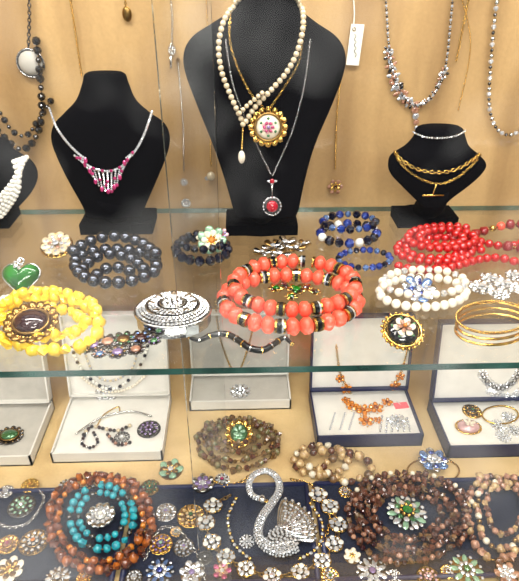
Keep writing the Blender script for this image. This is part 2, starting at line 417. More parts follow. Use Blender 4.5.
# ------------------------------------------------------------ necklaces hanging on the back wall
wn = Vector((0, -1, 0))
def hang(name, pts, r, pat, extra=None, T=SPs, ch=None):
    b = B(name); P = path(WALL, pts, .001)
    if ch: chain(b, P, r, ch, n=wn)
    else: strand(b, P, r, pat, T=T, n=wn)
    q = P[0]; b.add(CYL, dgold, Pl(q, wn).fr(), q, (.002, .002, .003))
    if extra: extra(b)
    return b.done()
hang('pendant_necklace', [(28, -30), (30, 10), (29, 45)], .002, None, lambda b: deco(b, WALL, 31, 63, 15, [('ring', 1, 0, .9, silver, .1), ('dome', 1, 0, .8, boxg, .06), ('ball', 12, .88, .06, dsil, .12)], base=dsil), ch=dsil)
hang('black_bead_necklace', [(38, 40), (42, 80), (43, 115), (36, 138), (24, 148), (10, 140), (-4, 122), (-14, 95)], .0045, [(black, 1, FAC), (black, 1, FAC), (dsil, .7, SPs)])
hang('black_bead_necklace', [(52, 100), (40, 118), (28, 134), (14, 130), (2, 112)], .0038, [(black, 1, FAC), (dsil, .6, SPs)])
hang('gold_chain_necklace', [(66, -30), (74, 20), (82, 75)], .0014, None, ch=gold)
hang('locket_necklace', [(124, -30), (126, 8)], .0013, None, lambda b: deco(b, WALL, 127, 14, 5, [('dome', 1, 0, .9, dgold, .15), ('ring', 1, 0, .9, gold, .1)], sy=1.5), ch=gold)
hang('silver_pendant_necklace', [(166, -30), (172, 10), (172, 44)], .0013, None, lambda b: (deco(b, WALL, 172, 50, 4, fili(silver, crys, crys), sy=1.6), b.tube(silver, [WALL.hit(171, 55, .002), WALL.hit(171, 68, .002)], .0015)), ch=silver)
hang('pearl_drop_necklace', [(205, -30), (209, 60), (211, 165)], .0011, [(gold, 1)], lambda b: (b.add(SP, pearlg, ID, WALL.hit(211, 175, .004), (.005, .0045, .0055)), deco(b, WALL, 207, 178, 3, [('gem', 1, 0, .8, crys, .3)])))
hang('crystal_drop_necklace', [(178, 60), (183, 120), (184, 170)], .0010, [(silver, 1)], lambda b: (deco(b, WALL, 184, 182, 4, snow(crys, crys, crys)), deco(b, WALL, 186, 203, 5, fili(silver, crys, crys))))
hang('garnet_pendant_necklace', [(343, 60), (337, 110), (335, 168)], .0011, [(gold, 1)], lambda b: (deco(b, WALL, 335, 186, 8, flower(rosew, gold, damber)),))
def vneck(b):
    for i, (u, v) in enumerate(cr([(388, 50), (396, 85), (412, 104), (430, 98), (444, 72)], 4)):
        deco(b, WALL, u, v, 5+2*math.sin(i*.4), [('oval', 5, .6, .35, [crys, rosew, dsil], .2), ('gem', 1, 0, .4, rosew if i % 2 else crys, .3)], rot=i)
    for k in range(4): deco(b, WALL, 415+k*.5, 110+k*6, 5-k*.6, [('gem', 1, 0, .8, crys if k % 2 else rosew, .2)])
hang('rhinestone_necklace', [(384, -30), (386, 10), (389, 50), (397, 86), (413, 104), (430, 98), (444, 70), (450, 20), (454, -30)], .0016, [(crys, 1, GEM6), (dsil, .9, SPs)], vneck)
hang('gold_chain_necklace', [(474, -30), (464, 20), (456, 60)], .0013, None, ch=gold)
hang('crystal_bead_necklace', [(500, -30), (493, 20), (489, 70), (488, 105), (495, 127), (508, 134), (522, 126), (535, 100)], .0028, [(crys, 1, FAC), (dsil, .7, SPs), (silver, .9, SP)])
hang('gold_chain_necklace', [(452, -30), (470, 40), (458, 110)], .0009, None, ch=gold)
b = B('price_tag')
a = Pl((0, YW-.004, 0), wn); c = a.hit(355, 45); mm = a.m(355, 45)
b.add(BOX, paper, Pl(c, wn).fr(-.05), c, (6.5*mm, 19*mm, .0006))
b.tube(ink, path(a, [(354, 34), (356, 36), (354, 39), (356, 42), (354, 45), (356, 48), (354, 51), (356, 54), (355, 57)], .001), .0003, k=4)
b.torus(dgold, Pl(c, wn).fr(), a.hit(354, 29, .001), 1.6*mm, .4*mm)
b.tube(white, path(a, [(350, -30), (354, 8), (353, 30)], .001), .0007); b.done()
# ------------------------------------------------------------ upper shelf
b = B('grey_pearl_bracelet'); m = SH.m(116, 268)
strand(b, ring(SH, 116, 271, 41, 17, 1.0, wob=.04), 6.3*m, [(hema, 1)], closed=True)
strand(b, path(SH, [(84, 274), (94, 264), (112, 259), (132, 264), (144, 274)], 0), 6.2*m, [(hema, 1)])
strand(b, path(SH, [(98, 280), (112, 272), (130, 276)], 0), 6*m, [(hema, 1)])
strand(b, path(SH, [(76, 264), (92, 254), (116, 249), (140, 254), (157, 266)], 9*m), 6.2*m, [(hema, 1)])
b.done()
filb = [('ring', 1, 0, .95, gold, .05), ('petal', 9, .1, .85, pearlg, .1), ('ball', 16, .85, .09, gold, .15), ('gem', 9, .62, .12, crys, .3), ('gem', 6, .36, .13, [crys, rosew], .32), ('gem', 1, 0, .2, crys, .38)]
brooch('filigree_brooch', lean(SH, 57, 254, 25), 57, 246, 16, filb, base=dgold)
# green glass heart pendant
def heart(name, pl, u, v, s):
    b = B(name); c = pl.hit(u, v); mm = pl.m(u, v)*s; n = 40; V = []; Fc = []
    fr = pl.fr()
    lay = [(1.0, 0), (1.04, .12), (1.0, .24), (.86, .38), (.62, .48), (.3, .53), (.02, .55)]
    for k, h in lay:
        for j in range(n):
            t = 2*math.pi*j/n; x = 16*math.sin(t)**3/17; y = (13*math.cos(t)-5*math.cos(2*t)-2*math.cos(3*t)-math.cos(4*t))/17
            V.append((x*k*mm, y*k*mm+.1*mm*(1-k), h*mm))
    for i in range(len(lay)-1):
        for j in range(n): Fc.append((i*n+j, i*n+(j+1) % n, (i+1)*n+(j+1) % n, (i+1)*n+j))
    Fc.append(tuple(range(n))[::-1])
    V = np.array(V) @ fr.T+np.array(c); b.raw(V, Fc, green)
    b.tube(silver, [Vector(x) for x in V[n*1:n*2]], mm*.06, closed=True)
    b.torus(silver, fr, pl.hit(u, v, mm*.3)+pl.Y*mm*.85, mm*.16, mm*.06)
    deco(b, pl, u, v-s*.62, s*.3, [('gem', 5, .6, .3, crys, .9)], off=mm*.3)
    b.done()
heart('green_heart_pendant', lean(SH, 22, 292, 50), 22, 278, 19)
# yellow nugget bracelet
b = B('yellow_bead_bracelet'); m = SH.m(45, 325)
Y = [(yellow, 1, 'N'), (yellow, .9, 'F'), (yellow, 1.05, 'N'), (yellow, .8, 'F')]
strand(b, ring(SH, 48, 330, 54, 26), 7*m, Y, closed=True, jit=.35, gap=.7)
strand(b, ring(SH, 49, 324, 47, 22, off=7*m), 6*m, Y, closed=True, jit=.45, gap=.7)
strand(b, ring(SH, 47, 328, 38, 15), 6*m, Y, closed=True, jit=.35, gap=.75)
b.done()
brooch('garnet_brooch', lean(SH, 36, 344, 20), 37, 333, 27, [('petal', 18, .45, .55, dgold, .02), ('ball', 22, .8, .07, gold, .12), ('ring', 1, 0, .64, dgold, .18), ('dome', 1, 0, .6, damber, .18)], sy=.85, base=dgold, off=.013)
b = B('navy_bead_bracelet'); m = SH.m(202, 255)
strand(b, ring(SH, 202, 254, 26, 12), 5.2*m, [(navyb, 1, FAC)], closed=True)
strand(b, ring(SH, 203, 252, 20, 8, off=7*m), 4.6*m, [(navyb, 1, FAC), (hema, .9, FAC)], closed=True); b.done()
b = B('flower_brooch'); pl = lean(SH, 212, 256, 50)
deco(b, pl, 212, 241, 15, flower(mint, ivory, orange, gold, 7))
deco(b, pl, 222, 235, 7, flower(lpink, lilac, pink)); deco(b, pl, 203, 238, 7, flower(ivory, mint, gold)); b.done()
b = B('silver_leaf_brooch')
for i, (u, v, r) in enumerate([(262, 256, 9), (273, 251, 11), (285, 247, 11), (296, 252, 10), (280, 258, 10), (304, 247, 7)]):
    deco(b, SH, u, v, r, [('petal', 5, .05, 1.1, [silver, dgold], .2), ('gem', 1, 0, .3, crys, .45)], rot=i*.9, off=.002)
b.done()
# coral bracelet
b = B('coral_bracelet'); m = SH.m(290, 300)
def mixed(b, P, r, seq):
    """sequence of beads with their own widths"""
    fine = resample(P, r*.1); i = 0; k = 0
    while i < len(fine)-1:
        mm, s_, T2, sq = seq[k % len(seq)]; w = max(1, int(round(20*s_*sq*.95))); h = min(i+w//2, len(fine)-1); q, t = fine[h]
        y = Vector((0, 0, 1)).cross(t).normalized(); z = t.cross(y); fr = np.array([y, z, t]).T
        b.add(T2, mm, fr, q+Vector((0, 0, r)), (r*s_, r*s_, r*s_*sq)); i += w; k += 1
    b.tube(black, [p+Vector((0, 0, r)) for p in P], r*.2, k=5)
CB = sphere_t(12, 8); CBn = []
for s_ in range(4):
    rs = np.random.RandomState(s_+40); CBn.append((CB[0]*(1+rs.uniform(-.09, .09, (len(CB[0]), 1))), CB[1], True))
seq = [(coral, 1, CBn[0], .8), (coral, 1, CBn[1], .8), (gold, .8, CYL, .18), (black, .85, CYL, .26), (crys, .82, CYL, .14), (gold, .8, CYL, .18), (coral, 1, CBn[2], .8), (coral, 1, CBn[3], .8), (gold, .8, CYL, .18), (black, .85, CYL, .26), (gold, .8, CYL, .18)]
mixed(b, ring(SH, 290, 308, 66, 26, 1.01, a0=.4), 8.4*m, seq)
mixed(b, ring(SH, 294, 300, 60, 25, 1.01, a0=1.4, off=9*m), 8*m, seq[3:]+seq[:3])
b.done()
b = B('emerald_brooch')
for i, (u, v, r, g_) in enumerate([(276, 292, 8, gold), (285, 289, 7, lgreen), (296, 294, 10, green), (306, 291, 7, gold), (291, 300, 7, gold), (315, 295, 6, lgreen)]):
    deco(b, SH, u, v, r, [('petal', 6, .05, 1, [gold, dgold], .15), ('gem', 5, .55, .18, [g_, damber], .4), ('gem', 1, 0, .42, green if i % 2 == 0 else damber, .45)], rot=i, off=.002)
b.done()
b = B('snake_brooch'); P = path(SH, [(190, 341), (200, 343), (212, 338), (226, 337), (238, 343), (250, 351), (263, 353), (274, 347), (284, 341), (292, 347)], .003)
b.tube(blackm, P, lambda t: .0010+.0018*abs(math.sin(math.pi*t))**.5, k=10)
RS = resample(P, .009)
for i, (q, t) in enumerate(RS):
    f = i/len(RS); rr = .0010+.0018*abs(math.sin(math.pi*f))**.5; sd = up_ = Vector((0, 0, 1)).cross(t).normalized()
    b.add(CYL, silver if i % 2 else gold, np.array([sd, t.cross(sd), t]).T, q, (rr*1.12, rr*1.12, .0006))
b.done()
# crystal oval box
b = B('crystal_trinket_box'); u, v = 174, 321; pl = SH; r = 37*pl.m(u, v); c = np.array(pl.hit(u, v))
b.add(CYL, silver, ID, c+np.array((0, 0, .006)), (r, r*.82, .006))
V, Fc, _ = sphere_t(32, 12)
b.raw(V*np.array((r*.95, r*.78, .008))+c+np.array((0, 0, .011)), Fc, dsil)
b.torus(silver, ID, c+np.array((0, 0, .0115)), r, .0013, r*.82, n=40)
b.torus(silver, ID, c+np.array((0, 0, .0165)), r*.7, .0008, r*.575, n=40)
b.torus(silver, ID, c+np.array((0, 0, .019)), r*.32, .0007, r*.262, n=30)
for rr, cnt in ((.93, 56), (.85, 50), (.77, 46), (.6, 34), (.52, 30), (.44, 26), (.22, 11), (.1, 4)):
    for i in range(cnt):
        a = 2*math.pi*(i+rr*7)/cnt; x, y = r*rr*math.cos(a), r*.82*rr*math.sin(a); h = .008*math.sqrt(max(0, 1-(rr/.96)**2))
        b.add(GEM6, white if (i*3+cnt) % 7 == 0 else crys, ID, c+np.array((x, y, .0115+h)), r*(.045 if rr > .3 else .06))
for i in range(8):
    a = 2*math.pi*i/8
    b.add(PET, silver, SH.fr(a), c+np.array((r*.36*math.cos(a), r*.3*math.sin(a), .0175)), r*.28)
b.done()
b = B('gemstone_brooch')
cols = [lilac, rosew, dgold, damber, lgreen, sblue]
for i, (u, v, r) in enumerate([(94, 348, 11), (108, 345, 12), (124, 343, 13), (141, 341, 12), (154, 343, 8), (100, 356, 8), (118, 355, 11), (136, 352, 10), (87, 352, 6)]):
    deco(b, SH, u, v, r, [('petal', 8, .2, .85, dsil, .1), ('ball', 8, .8, .1, dgold, .15), ('dome', 1, 0, .5, cols[i % 6], .3), ('gem', 6, .62, .14, cols[(i+2) % 6], .35)], rot=i*.7, off=.001)
b.done()
b = B('blue_crystal_bracelet'); m = SH.m(348, 235)
strand(b, ring(SH, 348, 238, 28, 10), 5*m, [(blue, 1, FAC), (white, .85), (navyb, 1, FAC), (navyb, .9, FAC)], closed=True)
strand(b, ring(SH, 348, 233, 26, 8, off=8*m), 4.4*m, [(navyb, 1, FAC), (sblue, .8, FAC), (blue, 1, FAC)], closed=True); b.done()
b = B('blue_bead_bracelet'); m = SH.m(364, 260)
strand(b, ring(SH, 364, 262, 26, 9), 3.6*m, [(blue, 1, FAC), (blue, 1, FAC), (navyb, .9, FAC), (sblue, .9, FAC)], closed=True); b.done()
b = B('red_bead_necklace'); m = SH.m(440, 250)
strand(b, ring(SH, 436, 254, 44, 15, 2, shrink=.2, lift=.001), 4.3*m, [(red, 1)])
strand(b, ring(SH, 442, 249, 40, 13, 2, shrink=.28, off=8*m, a0=1), 4.2*m, [(red, 1)])
strand(b, path(SH, [(398, 270), (420, 274), (450, 271), (480, 263), (500, 262), (522, 268)]), 4.3*m, [(red, 1)])
strand(b, path(SH, [(465, 240), (482, 246), (505, 250), (525, 246)]), 4.3*m, [(red, 1)])
b.done()
b = B('carved_red_bead_necklace'); m = SH.m(500, 240)
strand(b, path(SH, [(474, 243), (490, 238), (508, 234), (530, 236), (545, 250), (530, 258), (505, 256)], 5*m), 5.6*m, [(dred, 1, 'N'), (dred, 1, 'N'), (gold, .6), (coral, .8)]); b.done()
b = B('pearl_bracelet'); m = SH.m(422, 290)
strand(b, ring(SH, 422, 296, 43, 15), 4.6*m, [(pearl, 1)], closed=True)
strand(b, ring(SH, 422, 291, 41, 13, off=6*m), 4.3*m, [(pearl, 1), (pearl, 1), (crys, .8, FAC)], closed=True); b.done()
brooch('blue_flower_brooch', lean(SH, 418, 304, 25), 417, 293, 17, [('petal', 9, .1, .95, [silver, sblue], .1), ('gem', 9, .8, .12, [blue, crys], .3), ('gem', 7, .45, .14, [crys, blue], .36, .5), ('gem', 1, 0, .2, crys, .4)], off=.003, sy=.8)
b = B('crystal_spray_brooch')
for i, (u, v, r) in enumerate([(480, 292, 13), (492, 284, 12), (506, 290, 13), (498, 298, 11), (515, 280, 11), (524, 295, 12), (486, 280, 7)]):
    deco(b, SH, u, v, r, [('petal', 7, .1, .95, silver, .1), ('ball', 7, .7, .17, white, .3), ('gem', 7, .38, .16, crys, .4, .5), ('gem', 7, .9, .1, crys, .35, .5), ('gem', 1, 0, .25, crys, .5)], rot=i, off=.002)
b.done()
brooch('rose_cameo_brooch', lean(SH, 402, 348, 24), 402, 332, 23, [('ball', 22, .9, .08, gold, .1), ('ring', 1, 0, .8, gold, .16), ('dome', 1, 0, .74, black, .12), ('petal', 6, .02, .48, ivory, .36), ('petal', 5, .02, .3, rosew, .48, .5), ('petal', 5, .34, .24, lgreen, .36, .3), ('ball', 1, 0, .1, orange, .6)], base=gold)
b = B('gold_bangle'); m = SH.m(490, 330)
for k in range(3):
    b.tube(gold, ring(SH, 491, 331-k*3.5, 36-k*.3, 15.5, off=(2+k*2.8)*m, n=64), 1.5*m, closed=True, k=8)
strand(b, ring(SH, 491, 325, 37, 16, off=.0075, n=64), .0011, [(gold, 1, SPs)], closed=True, thread=False); b.done()
brooch('pearl_cluster_brooch', SH, 6, 302, 10, [('ball', 9, .7, .24, white, .2), ('ball', 5, .35, .24, pearl, .4), ('gem', 1, 0, .3, crys, .55)], base=silver)
# ------------------------------------------------------------ lower level: presentation boxes
def jbox(name, uL, uR, vf, vb, lidh, ang, outer, inner, lidin=None, h=.016):
    b = B(name); a = FL.hit(uL, vf); c = FL.hit(uR, vf); yb = FL.hit((uL+uR)/2, vb).y; x0, x1, y0 = a.x, c.x, (a.y+c.y)/2
    cx, cy, w, d = (x0+x1)/2, (y0+yb)/2, (x1-x0)/2, (yb-y0)/2; t = .002; z0 = ZF
    b.add(BOX, outer, ID, (cx, cy, z0+t/2), (w, d, t/2))
    for sx in (-1, 1): b.add(BOX, outer, ID, (cx+sx*(w-t/2), cy, z0+h/2), (t/2, d, h/2))
    for sy in (-1, 1): b.add(BOX, outer, ID, (cx, cy+sy*(d-t/2), z0+h/2), (w, t/2, h/2))
    b.add(BOX, inner, ID, (cx, cy, z0+h*.36), (w-t*1.1, d-t*1.1, h*.36))
    an = math.radians(ang); U = np.array((0, math.sin(an), math.cos(an))); N = np.array((0, -math.cos(an), math.sin(an))); X = np.array((1., 0, 0))
    fr = np.array([X, U, N]).T; o = np.array((cx, yb+.001, z0+h+.001)); lt = .012; hh = lidh/2
    b.add(BOX, outer, fr, o+U*hh+N*0, (w, hh, t/2))
    for sx in (-1, 1): b.add(BOX, outer, fr, o+U*hh+X*sx*(w-t/2)+N*lt/2, (t/2, hh, lt/2))
    for k in (t/2, lidh-t/2): b.add(BOX, outer, fr, o+U*k+N*lt/2, (w, t/2, lt/2))
    b.add(BOX, lidin or inner, fr, o+U*hh+N*.003, (w-t, hh-t, .002))
    for sx in (-.5, .5): b.add(CYL, gold, np.array([U, N, X]).T, (cx+w*sx, yb+.0015, z0+h), (.002, .002, .006))
    b.done()
    return Pl((cx, cy, z0+h*.72), (0, 0, 1)), Pl(o+N*.005, N)
c1, l1 = jbox('jewelry_box', 53, 163, 462, 402, .115, 12, boxw, boxin)
c2, l2 = jbox('jewelry_box', 190, 291, 410, 380, .098, 4, boxw, boxg)
c3, l3 = jbox('jewelry_box', 316, 422, 447, 398, .105, 12, navy, boxin, h=.02)
c4, l4 = jbox('jewelry_box', 446, 570, 457, 408, .11, 12, navy, boxin, h=.02)
c5, l5 = jbox('jewelry_box', -80, 32, 467, 410, .11, 12, boxw, boxg)
up = Vector((0, 0, 1))
b = B('pearl_necklace'); strand(b, path(l1, [(72, 345), (80, 365), (96, 382), (112, 388), (128, 380), (142, 362), (148, 345)], .0005), .0024, [(white, 1), (white, 1), (navyb, 1)], n=l1.n)
strand(b, path(l1, [(84, 348), (94, 372), (112, 380), (132, 368), (138, 348)], .0005), .0018, [(crys, 1, FAC), (pearlg, 1)], n=l1.n)
strand(b, path(l1, [(78, 372), (92, 384), (110, 391), (132, 386), (148, 372)], .0005), .002, [(pearl, 1)], n=l1.n)
deco(b, l1, 106, 394, 11, fili(silver, crys, mint)); b.done()
b = B('black_crystal_earrings')
strand(b, path(c1, [(84, 436), (92, 428), (104, 430), (118, 432), (130, 427)]), .0025, [(black, 1, FAC), (pearlg, 1), (damber, 1, FAC)])
strand(b, path(c1, [(88, 432), (82, 444), (90, 449), (98, 444), (94, 434)]), .0022, [(damber, 1, FAC), (silver, .8), (navyb, 1, FAC)])
strand(b, path(c1, [(108, 436), (118, 446), (130, 444)]), .0024, [(damber, 1, FAC), (rosew, .9), (black, 1, FAC)])
deco(b, c1, 122, 438, 8, rosette(black, dsil, crys)); b.tube(gold, path(c1, [(97, 428), (104, 416), (118, 408), (120, 412)], .002), .0009); b.done()
brooch('crystal_brooch', c1, 149, 430, 12, fili(dsil, lilac, damber), base=dsil)
b = B('silver_bangle'); b.tube(silver, path(c1, [(76, 436), (100, 420), (130, 413), (152, 418)], .003), .0013); b.done()
b = B('gold_chain_necklace')
chain(b, path(l2, [(215, 300), (221, 340), (236, 372), (250, 340), (256, 300)], .001), .0016, gold, n=l2.n)
b.done()
brooch('crystal_star_brooch', c2, 240, 392, 11, snow(crys, crys, crys), base=silver)
# citrine necklace
b = B('citrine_flower_necklace')
chain(b, path(l3, [(336, 345), (340, 372), (350, 392)], .001), .0017, gold, n=l3.n)
chain(b, path(l3, [(408, 345), (402, 368), (394, 386)], .001), .0017, gold, n=l3.n)
fl = [('petal', 5, .1, .9, orange, .1), ('gem', 5, .55, .3, orange, .3), ('gem', 1, 0, .3, amber, .4), ('ball', 5, .9, .1, gold, .1, .5)]
for u, v, r in ((338, 368, 4), (340, 378, 5), (346, 388, 6), (404, 366, 4), (400, 376, 5), (395, 385, 6)): deco(b, l3, u, v, r, fl, rot=u)
for u, v, r in ((352, 407, 7), (363, 411, 8), (376, 409, 8), (387, 403, 6), (366, 422, 8), (378, 421, 5), (346, 401, 5)): deco(b, c3, u, v, r, fl, rot=u)
b.done()
b = B('price_tag'); q = c3.hit(401, 406); b.add(BOX, pinkp, c3.fr(.1), q+up*.001, (.009, .005, .0006)); b.tube(white, [q+up*.001, c3.hit(396, 402, .002)], .0006); b.done()
b = B('crystal_earrings')
for k in range(6):
    strand(b, path(c3, [(382+k*5, 417+k % 2*2), (380+k*6, 432)]), .0015, [(crys, 1, FAC), (silver, .8, SPs)])
for u in (335, 345, 354): strand(b, path(c3, [(u, 414), (u-5, 430)], 0), .0014, [(crys, 1, FAC)])
deco(b, c3, 398, 422, 10, snow(crys, crys, crys)); b.done()
b = B('crystal_necklace')
for k, (u, v) in enumerate(cr([(482, 374), (490, 384), (502, 388), (514, 380), (520, 370)], 3)): deco(b, l4, u, v, 5, snow(crys, dsil, crys), rot=k)
for k, (u, v) in enumerate(cr([(490, 390), (500, 395), (512, 397), (520, 391)], 2)): deco(b, l4, u, v, 5, snow(crys, crys, crys), rot=k)
b.done()
brooch('pink_cameo_brooch', c4, 468, 428, 14, [('ring', 1, 0, .9, gold, .1), ('dome', 1, 0, .8, lpink, .15), ('petal', 5, .02, .4, ivory, .5), ('ball', 14, .9, .07, gold, .12)], sy=.75, base=gold)
brooch('gold_brooch', c4, 472, 412, 10, fili(gold, black, lgreen), base=dgold)
b = B('crystal_brooch')
for u, v in ((498, 426), (509, 418), (514, 431), (503, 437)): deco(b, c4, u, v, 8, snow(crys, crys, crys), rot=u)
b.done()
b = B('gold_bangle'); b.tube(gold, ring(c4, 500, 416, 18, 9, off=.002), .0011, closed=True); b.done()
brooch('green_cabochon_brooch', c5, 10, 437, 15, [('petal', 12, .4, .55, dsil, .05), ('ring', 1, 0, .6, dgold, .2), ('dome', 1, 0, .56, lgreen, .2), ('ball', 12, .85, .08, dgold, .15)], sy=.8, base=dsil)
# ------------------------------------------------------------ lower level: floor items
b = B('agate_bracelet'); m = FL.m(238, 445)
for k, (ru, rv) in enumerate(((41, 25), (35, 20), (29, 15), (23, 10))):
    strand(b, ring(FL, 238, 446-k*2, ru, rv, off=k*1.5*m, wob=.03), 3.6*m, [(agate, 1, 'F'), (agateg, 1, 'N'), (brown, .9, 'F'), (dgold, .6, FAC)], closed=True, jit=.45, gap=.75)
b.done()
brooch('green_stone_brooch', lean(FL, 240, 452, 15), 239, 437, 15, [('petal', 12, .35, .62, gold, .05), ('ball', 12, .85, .09, gold, .15), ('ring', 1, 0, .6, gold, .22), ('dome', 1, 0, .56, lgreen, .2), ('petal', 5, .02, .4, mint, .4)], base=gold, off=.006, sy=1.2)
b = B('tan_bead_bracelet'); m = FL.m(330, 465)
strand(b, ring(FL, 320, 464, 27, 15), 4.6*m, [(tanb, 1, 'N'), (brown, 1, 'N'), (tanb, .9), (ivory, .8, 'N')], closed=True, jit=.2)
strand(b, ring(FL, 346, 474, 24, 13, off=3*m), 4.6*m, [(tanb, 1, 'N'), (agate, 1), (tanb, .9, 'N'), (brown, .8, 'N')], closed=True, jit=.2)
strand(b, path(FL, [(304, 462), (325, 458), (350, 460), (366, 468)], 6*m), 4.6*m, [(tanb, 1.1, 'N', 1.2), (brown, .8)])
strand(b, path(FL, [(300, 470), (320, 476), (344, 488)], 4*m), 4.6*m, [(tanb, 1, 'N'), (ivory, .8)]); b.done()
b = B('blue_flower_brooch'); deco(b, FL, 432, 466, 15, [('petal', 8, .1, .95, [silver, sblue], .2), ('gem', 8, .72, .17, [blue, sblue], .45), ('gem', 6, .35, .16, crys, .5), ('gem', 1, 0, .2, crys, .6)], off=.004, sy=.8)
b.tube(gold, ring(FL, 433, 472, 26, 13, off=.002), .001, closed=True); b.done()
def tray(x0, x1, y0, y1):
    b = B('jewelry_tray'); cx, cy, w, d = (x0+x1)/2, (y0+y1)/2, (x1-x0)/2, (y1-y0)/2
    b.add(BOX, trayv, ID, (cx, cy, ZF+.0025), (w, d, .0025))
    P = [(x0, y0), (x1, y0), (x1, y1), (x0, y1)]
    for i in range(4):
        a, c = P[i], P[(i+1) % 4]
        b.tube(navy, [(a[0], a[1], ZF+.005), (c[0], c[1], ZF+.005)], .0028, k=8)
    b.done()
yb = FL.hit(260, 488).y
for x0, x1 in ((-.33, -.128), (-.118, .07), (.08, .36)): tray(x0, x1, -.024, yb)
# amber and turquoise bracelets
b = B('amber_bracelet'); m = TR.m(102, 525)
strand(b, ring(TR, 101, 526, 51, 48, wob=.015), 5.4*m, [(amber, 1, 'N'), (amber2, 1, 'F'), (amber, .9, 'F'), (amber2, 1.1, 'N')], closed=True, jit=.3, gap=.75)
strand(b, ring(TR, 101, 525, 43, 41, off=2*m, wob=.015), 5*m, [(amber2, 1, 'F'), (orange, .7, 'N'), (amber, 1, 'N')], closed=True, jit=.3, gap=.75)
b.done()
b = B('turquoise_bracelet')
strand(b, ring(TR, 103, 522, 32, 32, off=3*m), 4.4*m, [(turq, 1, 'N'), (turq, 1), (turq, 1, 'F'), (dsil, .6), (turq, 1, 'N')], closed=True, jit=.1)
strand(b, ring(TR, 103, 521, 23, 23, off=5*m), 3.8*m, [(turq, 1), (turq, 1, 'N'), (turq, .9), (dsil, .7)], closed=True); b.done()
brooch('crystal_brooch', TR, 102, 521, 15, [('petal', 10, .1, .9, silver, .08), ('gem', 16, .82, .12, crys, .2), ('gem', 11, .55, .15, crys, .3), ('dome', 1, 0, .36, white, .3), ('gem', 7, .25, .12, crys, .5)], base=silver, off=.006)
# swan brooch
b = B('swan_brooch')
neck = cr([(262, 503), (252, 499), (249, 488), (255, 478), (267, 475), (277, 482), (279, 495), (271, 508), (262, 521), (258, 536), (264, 550), (280, 557), (296, 552)], 6)
P = [TR.hit(u, v, .006) for u, v in neck]; rf = lambda t: .0028+.0022*t
b.tube(dsil, P, rf, k=10)
rs_ = resample(P, .0029)
for i, (q, t) in enumerate(rs_):
    rr = rf(i/len(rs_)); side = up.cross(t).normalized()
    for a in (-75, -38, 0, 38, 75):
        a = math.radians(a+(12 if i % 2 else 0)); nn = up*math.cos(a)+side*math.sin(a)
        b.add(GEM6, crys, np.array([t, nn.cross(t), nn]).T, q+nn*rr, .0015)
b.add(SP, silver, ID, P[0], (.0045, .0055, .0045)); b.add(PET, gold, TR.fr(-.6), P[0], .008)
b.add(GEM6, black, ID, P[0]+up*.0045, .001)
c = TR.hit(285, 540); mm = TR.m(285, 540)
b.add(SP, dsil, TR.fr(.5), c+up*.004, (24*mm, 15*mm, .006))
for i in range(90):
    a = i*2.39996; r_ = math.sqrt((i+.5)/90)*.95; l = np.array((r_*math.cos(a)*24*mm, r_*math.sin(a)*15*mm, .004+.006*math.sqrt(1-r_*r_*.95)))
    b.add(GEM6, crys, ID, TR.fr(.5) @ l+np.array(c), .0016)
for row, (L, n_, z) in enumerate(((40, 9, .006), (31, 8, .0085), (21, 6, .0105))):
    for i in range(n_):
        a = -.3+i*(1.6/(n_-1)); o = TR.hit(278+row*2, 535, z)
        b.add(PET, silver, TR.fr(a), o, (L*mm, L*mm*.45, L*mm*.25))
        for f in (.5, .66, .8, .94):
            e = np.array(o)+TR.fr(a) @ np.array((L*mm*f, 0, L*mm*(.04+.06*f))); b.add(GEM6, crys, ID, e, .0015)
b.done()
# crystal station collar
b = B('crystal_collar_necklace')
st = [(229, 497), (213, 507), (206, 524), (212, 543), (226, 558), (246, 570), (272, 577), (300, 573), (322, 562), (334, 545), (338, 526), (330, 508), (318, 496)]
chain(b, path(TR, st), .0026, dgold)
for i, (u, v) in enumerate(st[1:]):
    deco(b, TR, u, v, 11, [('petal', 8, .3, .6, dgold, .05), ('ring', 1, 0, .8, gold, .2), ('gem', 4, .62, .26, [crys, white], .3), ('gem', 4, .62, .16, crys, .3, .5), ('gem', 1, 0, .3, crys, .36)], rot=i, base=dsil, sy=.9)
b.done()
b = B('gold_chain_necklace')
chain(b, path(TR, [(250, 476), (238, 484), (222, 486), (208, 478), (196, 482)]), .0022, gold); chain(b, path(TR, [(292, 480), (310, 485), (322, 496), (330, 520), (322, 545)]), .0022, gold)
strand(b, path(TR, [(236, 500), (228, 520), (234, 545), (250, 560)]), .0022, [(gold, 1, SPs), (crys, .9, GEM6)])
strand(b, path(TR, [(310, 505), (322, 525), (318, 548), (300, 560)]), .0022, [(gold, 1, SPs), (crys, .9, GEM6)]); b.done()
# jasper necklace
b = B('jasper_necklace'); m = TR.m(405, 520)
J = [(brown, 1.1, 'F'), (rosew, .7, 'N'), (brown, 1, 'N'), (damber, .7, FAC), (agate, .9, 'F'), (brown, 1, 'F')]
for k, (ru, rv, wob) in enumerate(((60, 43, .03), (54, 38, .05), (47, 32, .04), (40, 27, .05), (33, 22, .04))):
    strand(b, ring(TR, 407+k % 2, 522-k, ru, rv, off=(k % 2)*2.5*m, wob=wob, a0=k*.6), 4.2*m, J[k:]+J[:k], closed=True, jit=.45, gap=.78)
strand(b, path(TR, [(352, 500), (366, 486), (392, 479), (425, 480), (452, 491), (470, 508)], 5*m), 3.8*m, [(brown, 1, 'N'), (ivory, .7), (brown, 1, 'F')], jit=.2)
b.done()
brooch('emerald_crystal_brooch', TR, 406, 516, 20, [('oval', 10, .72, .2, [crys, mint], .12), ('gem', 10, .9, .1, crys, .15, .5), ('gem', 10, .5, .15, [lgreen, crys], .28), ('ball', 8, .32, .1, gold, .35), ('gem', 1, 0, .24, green, .4)], base=dsil, off=.003)
b = B('quartz_bead_necklace'); m = TR.m(495, 515)
